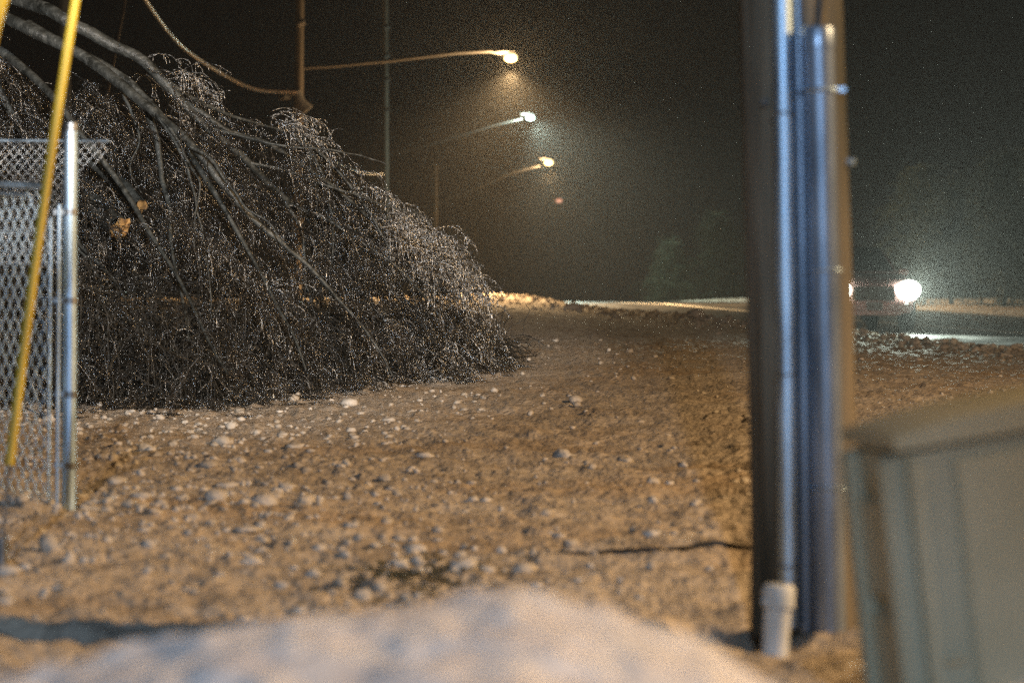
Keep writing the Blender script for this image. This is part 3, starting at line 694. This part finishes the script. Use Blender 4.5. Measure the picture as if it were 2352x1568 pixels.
Fb_ = [(bord[k], n0 + k, n0 + (k + 1) % nb, bord[(k + 1) % nb]) for k in range(nb)] + [(n0 + k, n0 + nb + k, n0 + nb + (k + 1) % nb, n0 + (k + 1) % nb) for k in range(nb)]
lid = mesh_np('lid', np.concatenate([Vt, Vb, Vc]), np.concatenate([Ft, np.array(Fb_)]), M['green_box'], cab, True, world=False)
lid.data.set_sharp_from_angle(angle=R(45))

# ------------------------------------------------------------------ street lamps, poles, cables
def far_pole(px_t, px_b, d, r, m_=None):
    x0 = P(px_b, 700, d); zb = hz(x0[0], d) - .3
    top = P(px_t, -60, d); k = (zb - x0[2]) / (top[2] - x0[2])
    bx = x0[0] + (x0[0] - top[0]) * -k * -1 if False else x0[0] + (top[0] - x0[0]) * k
    return np.array([bx, d, zb]), top + (top - x0) * .12
def street_lamp(px_t, px_b, d, arm, head, dl, lens, label, power, color, r=.13, scale=1.0, spot=None):
    b0, t0 = far_pole(px_t, px_b, d, r)
    if d > 130: t0 = P(px_t, arm[0][1] - 90, d)
    root = empty('street_lamp', b0, label, 'street lamp', 'street lamps down the road')
    m = MB(); m.tube([b0, b0 * .5 + t0 * .5, t0], [r, r * .85, r * .7], 12); m.build('pole', M['oldwood'], root, True)
    m = MB(); A = [P(*a) for a in arm]; m.tube(A, .045 * scale, 8); m.build('arm', M['lampmetal'], root, True)
    h = P(head[0], head[1], dl)
    m = MB(); s = scale
    V, F = ICO_V * np.array([.34, .18, .08]) * s + h + np.array([-.12, 0, .17 * s]), ICO_F; m.add(V, F)
    hd_ = m.build('lamp_head', M['lampmetal'], root, True)
    m = MB(); m.add(ICO_V * np.array([.20, .16, .13]) * s + h, ICO_F); m.build('lens', lens, hd_, True)
    if power:
        light('street_light', 'POINT', tuple(h + np.array([0, -.1, -.35 * s])), power, color, .12)
        if spot: light('street_light_cone', 'SPOT', tuple(h + np.array([0, -.1, -.4 * s])), spot, color, .12, target=tuple(h + np.array([0, -2.0, -6.])), spot=135, blend=.9)
    return root
l1 = street_lamp(690, 680, 88, [(684, 158, 88), (760, 153, 88), (900, 140, 88), (1050, 122, 88), (1125, 118, 88), (1160, 124, 88)], (1173, 133), 88, M['lens_sodium'],
                 'nearest lit street lamp, amber, on the long arm at the top centre', 4200, SODIUM, .17, 1.05, 42000)
l2 = street_lamp(884, 883, 120, [(888, 356, 120), (960, 340, 120), (1060, 310, 120), (1140, 286, 120), (1200, 272, 120)], (1218, 270), 120, M['lens_led'],
                 'second street lamp with a small cool white light and a misty beam', 3000, COOL, .19, .95)
l3 = street_lamp(1000, 998, 150, [(1000, 470, 150), (1080, 440, 150), (1180, 395, 150), (1240, 380, 150)], (1260, 373), 150, M['lens_sodium'],
                 'third street lamp, small amber light below the cool white one', 3000, SODIUM, .16, 1.2, 6000)
l4 = street_lamp(1092, 1090, 185, [(1092, 545, 185), (1180, 500, 185), (1260, 470, 185)], (1284, 461), 185, M['lens_far'],
                 'farthest street lamp, a dim reddish dot lowest of the row', 0, SODIUM, .16, 1.1)
h = P(1222, 282, 120)
light('street_beam', 'SPOT', tuple(h), 24000, COOL, .15, target=tuple(P(1450, 560, 105)), spot=40, blend=.9)
# fittings on the first two poles
def childmb(name, m_, root): return m_, root
m = MB(); m.tube([P(640, 216, 88), P(680, 212, 88)], .10, 8); m.tube([P(655, 214, 87.8), P(655, 228, 87.8)], [.13, .22], 8); m.build('insulator', M['lampmetal'], l1, True)
m = MB(); m.tube([P(682, 210, 87.8), P(692, 236, 87.8), P(706, 254, 87.8)], [.12, .14, .22], 8); m.build('dead_end_bracket', M['lampmetal'], l1, True)
m = MB(); m.tube([P(684, 56, 87.8), P(700, 50, 87.8)], .10, 8); m.build('crossarm', M['lampmetal'], l1, True)
m = MB(); m.tube([P(880, 402, 120), P(862, 408, 120)], [.22, .12], 8); m.build('cable_bracket', M['lampmetal'], l2, True)
for py in (65, 130, 185, 255): m = MB(); m.tube([P(883, py, 119.8), P(896, py - 4, 119.8)], .09, 6); m.build('insulator', M['lampmetal'], l2, True)
def cable(pts, r, lab, seg=6):
    W = np.array([P(*p) for p in pts]); q = empty
    c, rr_ = stem_curve(pts, r, r, seg); V, F = tubes(c[None], np.full((1, len(c)), r), 6)
    return tag(mesh_np('overhead_cable', V, F, M['cable']), lab, 'cable', 'overhead cables')
cable([(300, -60, 60), (340, 10, 66), (410, 100, 75), (500, 165, 80), (590, 205, 84), (680, 212, 87.7)], .05, 'thick sagging iced cable running down to the first lamp pole')
cable([(700, 330, 98), (760, 370, 105), (820, 397, 112), (882, 400, 119.7)], .07, 'sagging cable reaching the second pole below its lamp arm')
cable([(292, -60, 50), (285, 10, 51), (268, 100, 52), (230, 300, 54)], .022, 'thin cable hanging straight down behind the birch top')
# red-brown pole behind the birch
b0, t0 = far_pole(150, 146, 62, .12)
up = empty('utility_pole', b0, 'dim reddish wooden pole behind the birch at the top left', 'utility pole')
m = MB(); m.tube([b0, t0], [.15, .12], 14); m.build('shaft', M['wood'], up, True)

# ------------------------------------------------------------------ oncoming car
CX, CY = (2004 - 1176) / FPX * 56 - .53, 56.0
car = empty('oncoming_car', (CX, CY, road_z(CY) + .004), 'oncoming dull red car with glaring headlight, half hidden by the wooden pole', 'car')
car.rotation_euler = (0, 0, R(7))
def loft(rows, mat_, name, par, smooth=True):
    """rows: list of (y, [(x, z), ...]) half sections mirrored in x"""
    V = []; n_ = len(rows[0][1])
    for y, sec in rows:
        full = [(-x, z) for x, z in sec] + [(x, z) for x, z in sec[::-1]]
        V += [(x, y, z) for x, z in full]
    k = 2 * n_; F = [(a * k + b, a * k + (b + 1) % k, (a + 1) * k + (b + 1) % k, (a + 1) * k + b) for a in range(len(rows) - 1) for b in range(k)]
    F2 = [list(range(k))[::-1], [(len(rows) - 1) * k + b for b in range(k)]]
    me = bpy.data.meshes.new(name); me.from_pydata(V, [], F + F2); o = link(name, me, mat_, par, smooth); me.set_sharp_from_angle(angle=R(35)); return o
def sec(wb, ws, zs, zt, wt): return [(.0, .28), (wb * .8, .28), (wb, .38), (ws, zs * .6 + .12), (ws, zs), (wt, zt), (.0, zt + .02)]
body = loft([(-2.25, sec(.62, .72, .62, .70, .60)), (-2.15, sec(.74, .84, .72, .86, .70)), (-1.9, sec(.82, .90, .80, .98, .76)), (-1.0, sec(.84, .92, .92, 1.08, .80)),
             (0, sec(.84, .92, .96, 1.08, .82)), (1.6, sec(.84, .92, .96, 1.08, .82)), (2.2, sec(.80, .88, .90, 1.02, .78)), (2.3, sec(.74, .8, .8, .9, .7))], M['car_paint'], 'body', car)
cabn = loft([(-1.05, [(0, 1.04), (.80, 1.04), (.80, 1.05), (.78, 1.06), (0, 1.07)]), (-.35, [(0, 1.04), (.82, 1.04), (.80, 1.12), (.64, 1.52), (0, 1.56)]),
             (.2, [(0, 1.04), (.82, 1.04), (.80, 1.14), (.66, 1.60), (0, 1.65)]), (1.7, [(0, 1.04), (.82, 1.04), (.80, 1.14), (.64, 1.58), (0, 1.62)]), (2.15, [(0, 1.02), (.78, 1.02), (.76, 1.06), (.66, 1.15), (0, 1.17)])], M['car_paint'], 'roof', car)
def quad(name, vs, m_, par, th=.012):
    v = [Vector(p) for p in vs]; nrm = (v[1] - v[0]).cross(v[3] - v[0]).normalized() * th
    mm = MB(); mm.add(v + [p + nrm for p in v], [(0, 1, 2, 3), (7, 6, 5, 4), (0, 4, 5, 1), (1, 5, 6, 2), (2, 6, 7, 3), (3, 7, 4, 0)]); return mm.build(name, m_, par, False, world=False)
quad('windscreen', [(-.70, -1.00, 1.105), (.70, -1.00, 1.105), (.58, -.36, 1.55), (-.58, -.36, 1.55)], M['glass'], car, .03)
for s in (-1, 1):
    quad('side_window', [(s * .815, -.75, 1.12), (s * .815, .45, 1.12), (s * .675, .35, 1.53), (s * .665, -.28, 1.50)], M['glass'], car, .02 * s * 1)
    quad('side_window', [(s * .815, .52, 1.12), (s * .81, 1.6, 1.12), (s * .67, 1.45, 1.53), (s * .675, .45, 1.53)], M['glass'], car, .02 * s * 1)
    mm = MB(); mm.box((s * .98, -.62, 1.08), (.20, .10, .14), .03); mm.build('wing_mirror', M['car_paint'], car, False, world=False)
    mm = MB(); mm.box((s * .66, -2.17, .74), (.30, .16, .15), .03); hl = mm.build('headlight', M['black'], car, False, world=False)
    mm = MB(); mm.add(ICO_V * np.array([.24, .05, .19]) + np.array([s * .66, -2.255, .74]), ICO_F); mm.build('lens', M['headlight'], hl, True, world=False)
    mm = MB(); mm.add(ICO_V * np.array([.05, .03, .05]) + np.array([s * .62, -2.27, .46]), ICO_F); mm.build('fog_light', M['chrome'], car, True, world=False)
    for y_ in (-1.42, 1.38):
        mm = MB(); mm.tube([(s * .74, y_, .34), (s * .94, y_, .34)], [.34, .34], 28); wh = mm.build('wheel', M['tyre'], car, True, world=False)
        mm = MB(); mm.tube([(s * .90, y_, .34), (s * .955, y_, .34)], [.22, .20], 20); mm.build('rim', M['chrome'], wh, True, world=False)
mm = MB()
for z_ in (.60, .66, .72, .78): mm.box((0, -2.275, z_), (.72, .03, .022), .004)
mm.build('grille', M['black'], car, False, world=False)
mm = MB(); mm.box((0, -2.25, .68), (.80, .03, .26), .01); mm.build('grille_recess', M['black'], car, False, world=False)
mm = MB(); mm.box((0, -2.24, .42), (1.5, .16, .20), .05); mm.build('front_bumper', M['car_paint'], car, False, world=False)
mm = MB(); mm.box((0, -2.335, .45), (.30, .015, .15), .004); mm.build('number_plate', M['plate'], car, False, world=False)
ca, sa = math.cos(R(7)), math.sin(R(7))
def carp(x, y, z): return (CX + x * ca - y * sa, CY + x * sa + y * ca, road_z(CY) + z)
for s in (-1, 1):
    o_ = carp(s * .66, -2.36, .74)
    light('headlight_beam', 'SPOT', o_, 1200 if s > 0 else 800, (.92, 1., .88), .06, target=carp(s * .66 , -30, -.4), spot=50, blend=.7)
    o_ = carp(s * .66, -2.42, .74); light('headlight_glow', 'SPOT', o_, 14000 if s > 0 else 700, (.84, 1., .86), .05, target=(o_[0] + 49 * .10, 5, 1.0), spot=50, blend=.6)

# ------------------------------------------------------------------ iced trees across the road
def bare_tree(px, d, H, lab, spread=1.0, n1=46, grp='iced trees across the road'):
    x = (px - 1176) / FPX * d; zb = hz(x, d) - .1; root = empty('bare_tree', (x, d, zb), lab, 'tree', grp)
    m = MB(); pts = [(x + .12 * math.sin(k * 1.3 + px), d, zb + H * k / 6) for k in range(7)]
    m.tube(pts, [.14 * (1 - k / 7.5) * H / 7 for k in range(7)], 8); m.build('trunk', M['farwood'], root, True)
    K = n1; hz_ = rng.uniform(.12, .95, K); o = np.stack([np.full(K, x), np.full(K, d), zb + H * hz_], -1)
    br = curve_batch(o, rng.uniform(0, 6.28, K), rng.normal(.5, .3, K), rng.uniform(.8, 1.9, K), H * .36 * spread * (1.1 - hz_) + .3, 10, .1)
    prt = [tubes(br, np.linspace(.03, .01, 10)[None] * np.ones((K, 1)), 3)]
    idx = np.repeat(np.arange(K), 34); o = br[idx, rng.integers(2, 10, len(idx))]; K2 = len(o)
    tw_ = curve_batch(o, rng.uniform(0, 6.28, K2), rng.normal(0, .5, K2), rng.uniform(.9, 2, K2), rng.uniform(.3, 1.0, K2), 6, .15)
    prt.append(tubes(tw_, np.full((K2, 6), .011), 3))
    V, F = merge(prt); mesh_np('crown', V, F, M['farwood'], root)
bare_tree(2190, 78, 3.6, 'low iced tree just right of the headlight glare')
bare_tree(2300, 74, 4.2, 'iced tree at the right edge, its drooping twigs caught by the headlight')
bare_tree(2400, 82, 5.2, 'taller bare tree leaving the frame at the right edge')
bare_tree(2110, 96, 4.6, 'bare tree rising behind the headlight glare')
bare_tree(1650, 118, 4.0, 'dim bare tree left of the wooden pole, behind the far snow edge')
bare_tree(1540, 124, 3.4, 'dim low tree farthest left of the wooden pole, across the road')

# ------------------------------------------------------------------ lamps behind and beside the camera that light the place, plus an added birch fill
def near_lamp(base_xy, H, armdir, armlen, lens, label, power, color, rad):
    bx, by = base_xy; zb = hz(bx, by) - .1; root = empty('street_lamp', (bx, by, zb), label, 'street lamp', 'street lamps beside the viewpoint')
    top = np.array([bx, by, zb + H]); ad = np.array([armdir[0], armdir[1], .06]); e = top + ad * armlen
    m = MB(); m.tube([(bx, by, zb), top], [.13, .08], 14); m.build('pole', M['lampmetal'], root, True)
    m = MB(); m.tube([top - [0, 0, .1], top + ad * armlen * .4 + [0, 0, .1], e], .04, 10); m.build('arm', M['lampmetal'], root, True)
    m = MB(); m.add(ICO_V * np.array([.38, .2, .09]) + e + [0, 0, .06], ICO_F); hd_ = m.build('lamp_head', M['lampmetal'], root, True)
    m = MB(); m.add(ICO_V * np.array([.2, .15, .06]) + e + [0, 0, -.02], ICO_F); m.build('lens', lens, hd_, True)
    light('street_light', 'POINT', tuple(e + [0, 0, -.25]), power, color, rad)
    return e
near_lamp((16, 8), 8.5, (-1, .1), 3.0, M['lens_sodium'], 'amber street lamp on a steel pole right of the snow field', 10500, SODIUM, .15)
e = near_lamp((-3.0, -12), 7.5, (1, .1), 2.8, M['lens_led'], 'bluish white lamp on a steel pole behind the viewpoint', 7500, LED, .12)
e = near_lamp((1.5, -9), 6.0, (-.6, .4), 2.0, M['lens_sodium'], 'added fill lamp on a short pole behind the viewpoint, brightening the birch', 0.01, LED, .12)  # unseen pole and head, added to carry the birch fill spot
light('birch_fill_light', 'SPOT', tuple(e + [0, .1, -.3]), 42000, (1.0, .93, .84), .10, target=(-2.5, 24, 2.75), spot=16, blend=.75)  # added spot that only brightens the birch twigs

# ------------------------------------------------------------------ haze
me = bpy.data.meshes.new('haze'); hx, y0_, y1_, z0_, z1_ = 170, -45, 345, -12, 14
me.from_pydata([(sx * hx, y, z) for z in (z0_, z1_) for y in (y0_, y1_) for sx in (-1, 1)], [], [(0, 2, 3, 1), (4, 5, 7, 6), (0, 1, 5, 4), (2, 6, 7, 3), (0, 4, 6, 2), (1, 3, 7, 5)])
hm = bpy.data.materials.new('haze'); hm.use_nodes = True; nt = hm.node_tree; nt.nodes.remove(nt.nodes['Principled BSDF'])
pv = nt.nodes.new('ShaderNodeVolumePrincipled'); pv.inputs['Density'].default_value = .0003; pv.inputs['Anisotropy'].default_value = .62
pv.inputs['Color'].default_value = (.9, .9, .9, 1)
nt.links.new(pv.outputs[0], nt.nodes['Material Output'].inputs['Volume'])
me.materials.append(hm); ho = bpy.data.objects.new('haze', me); col.objects.link(ho); ho['kind'] = 'stuff'
ho['label'] = 'thin night mist glowing around the lamps and headlights'; ho['category'] = 'haze'
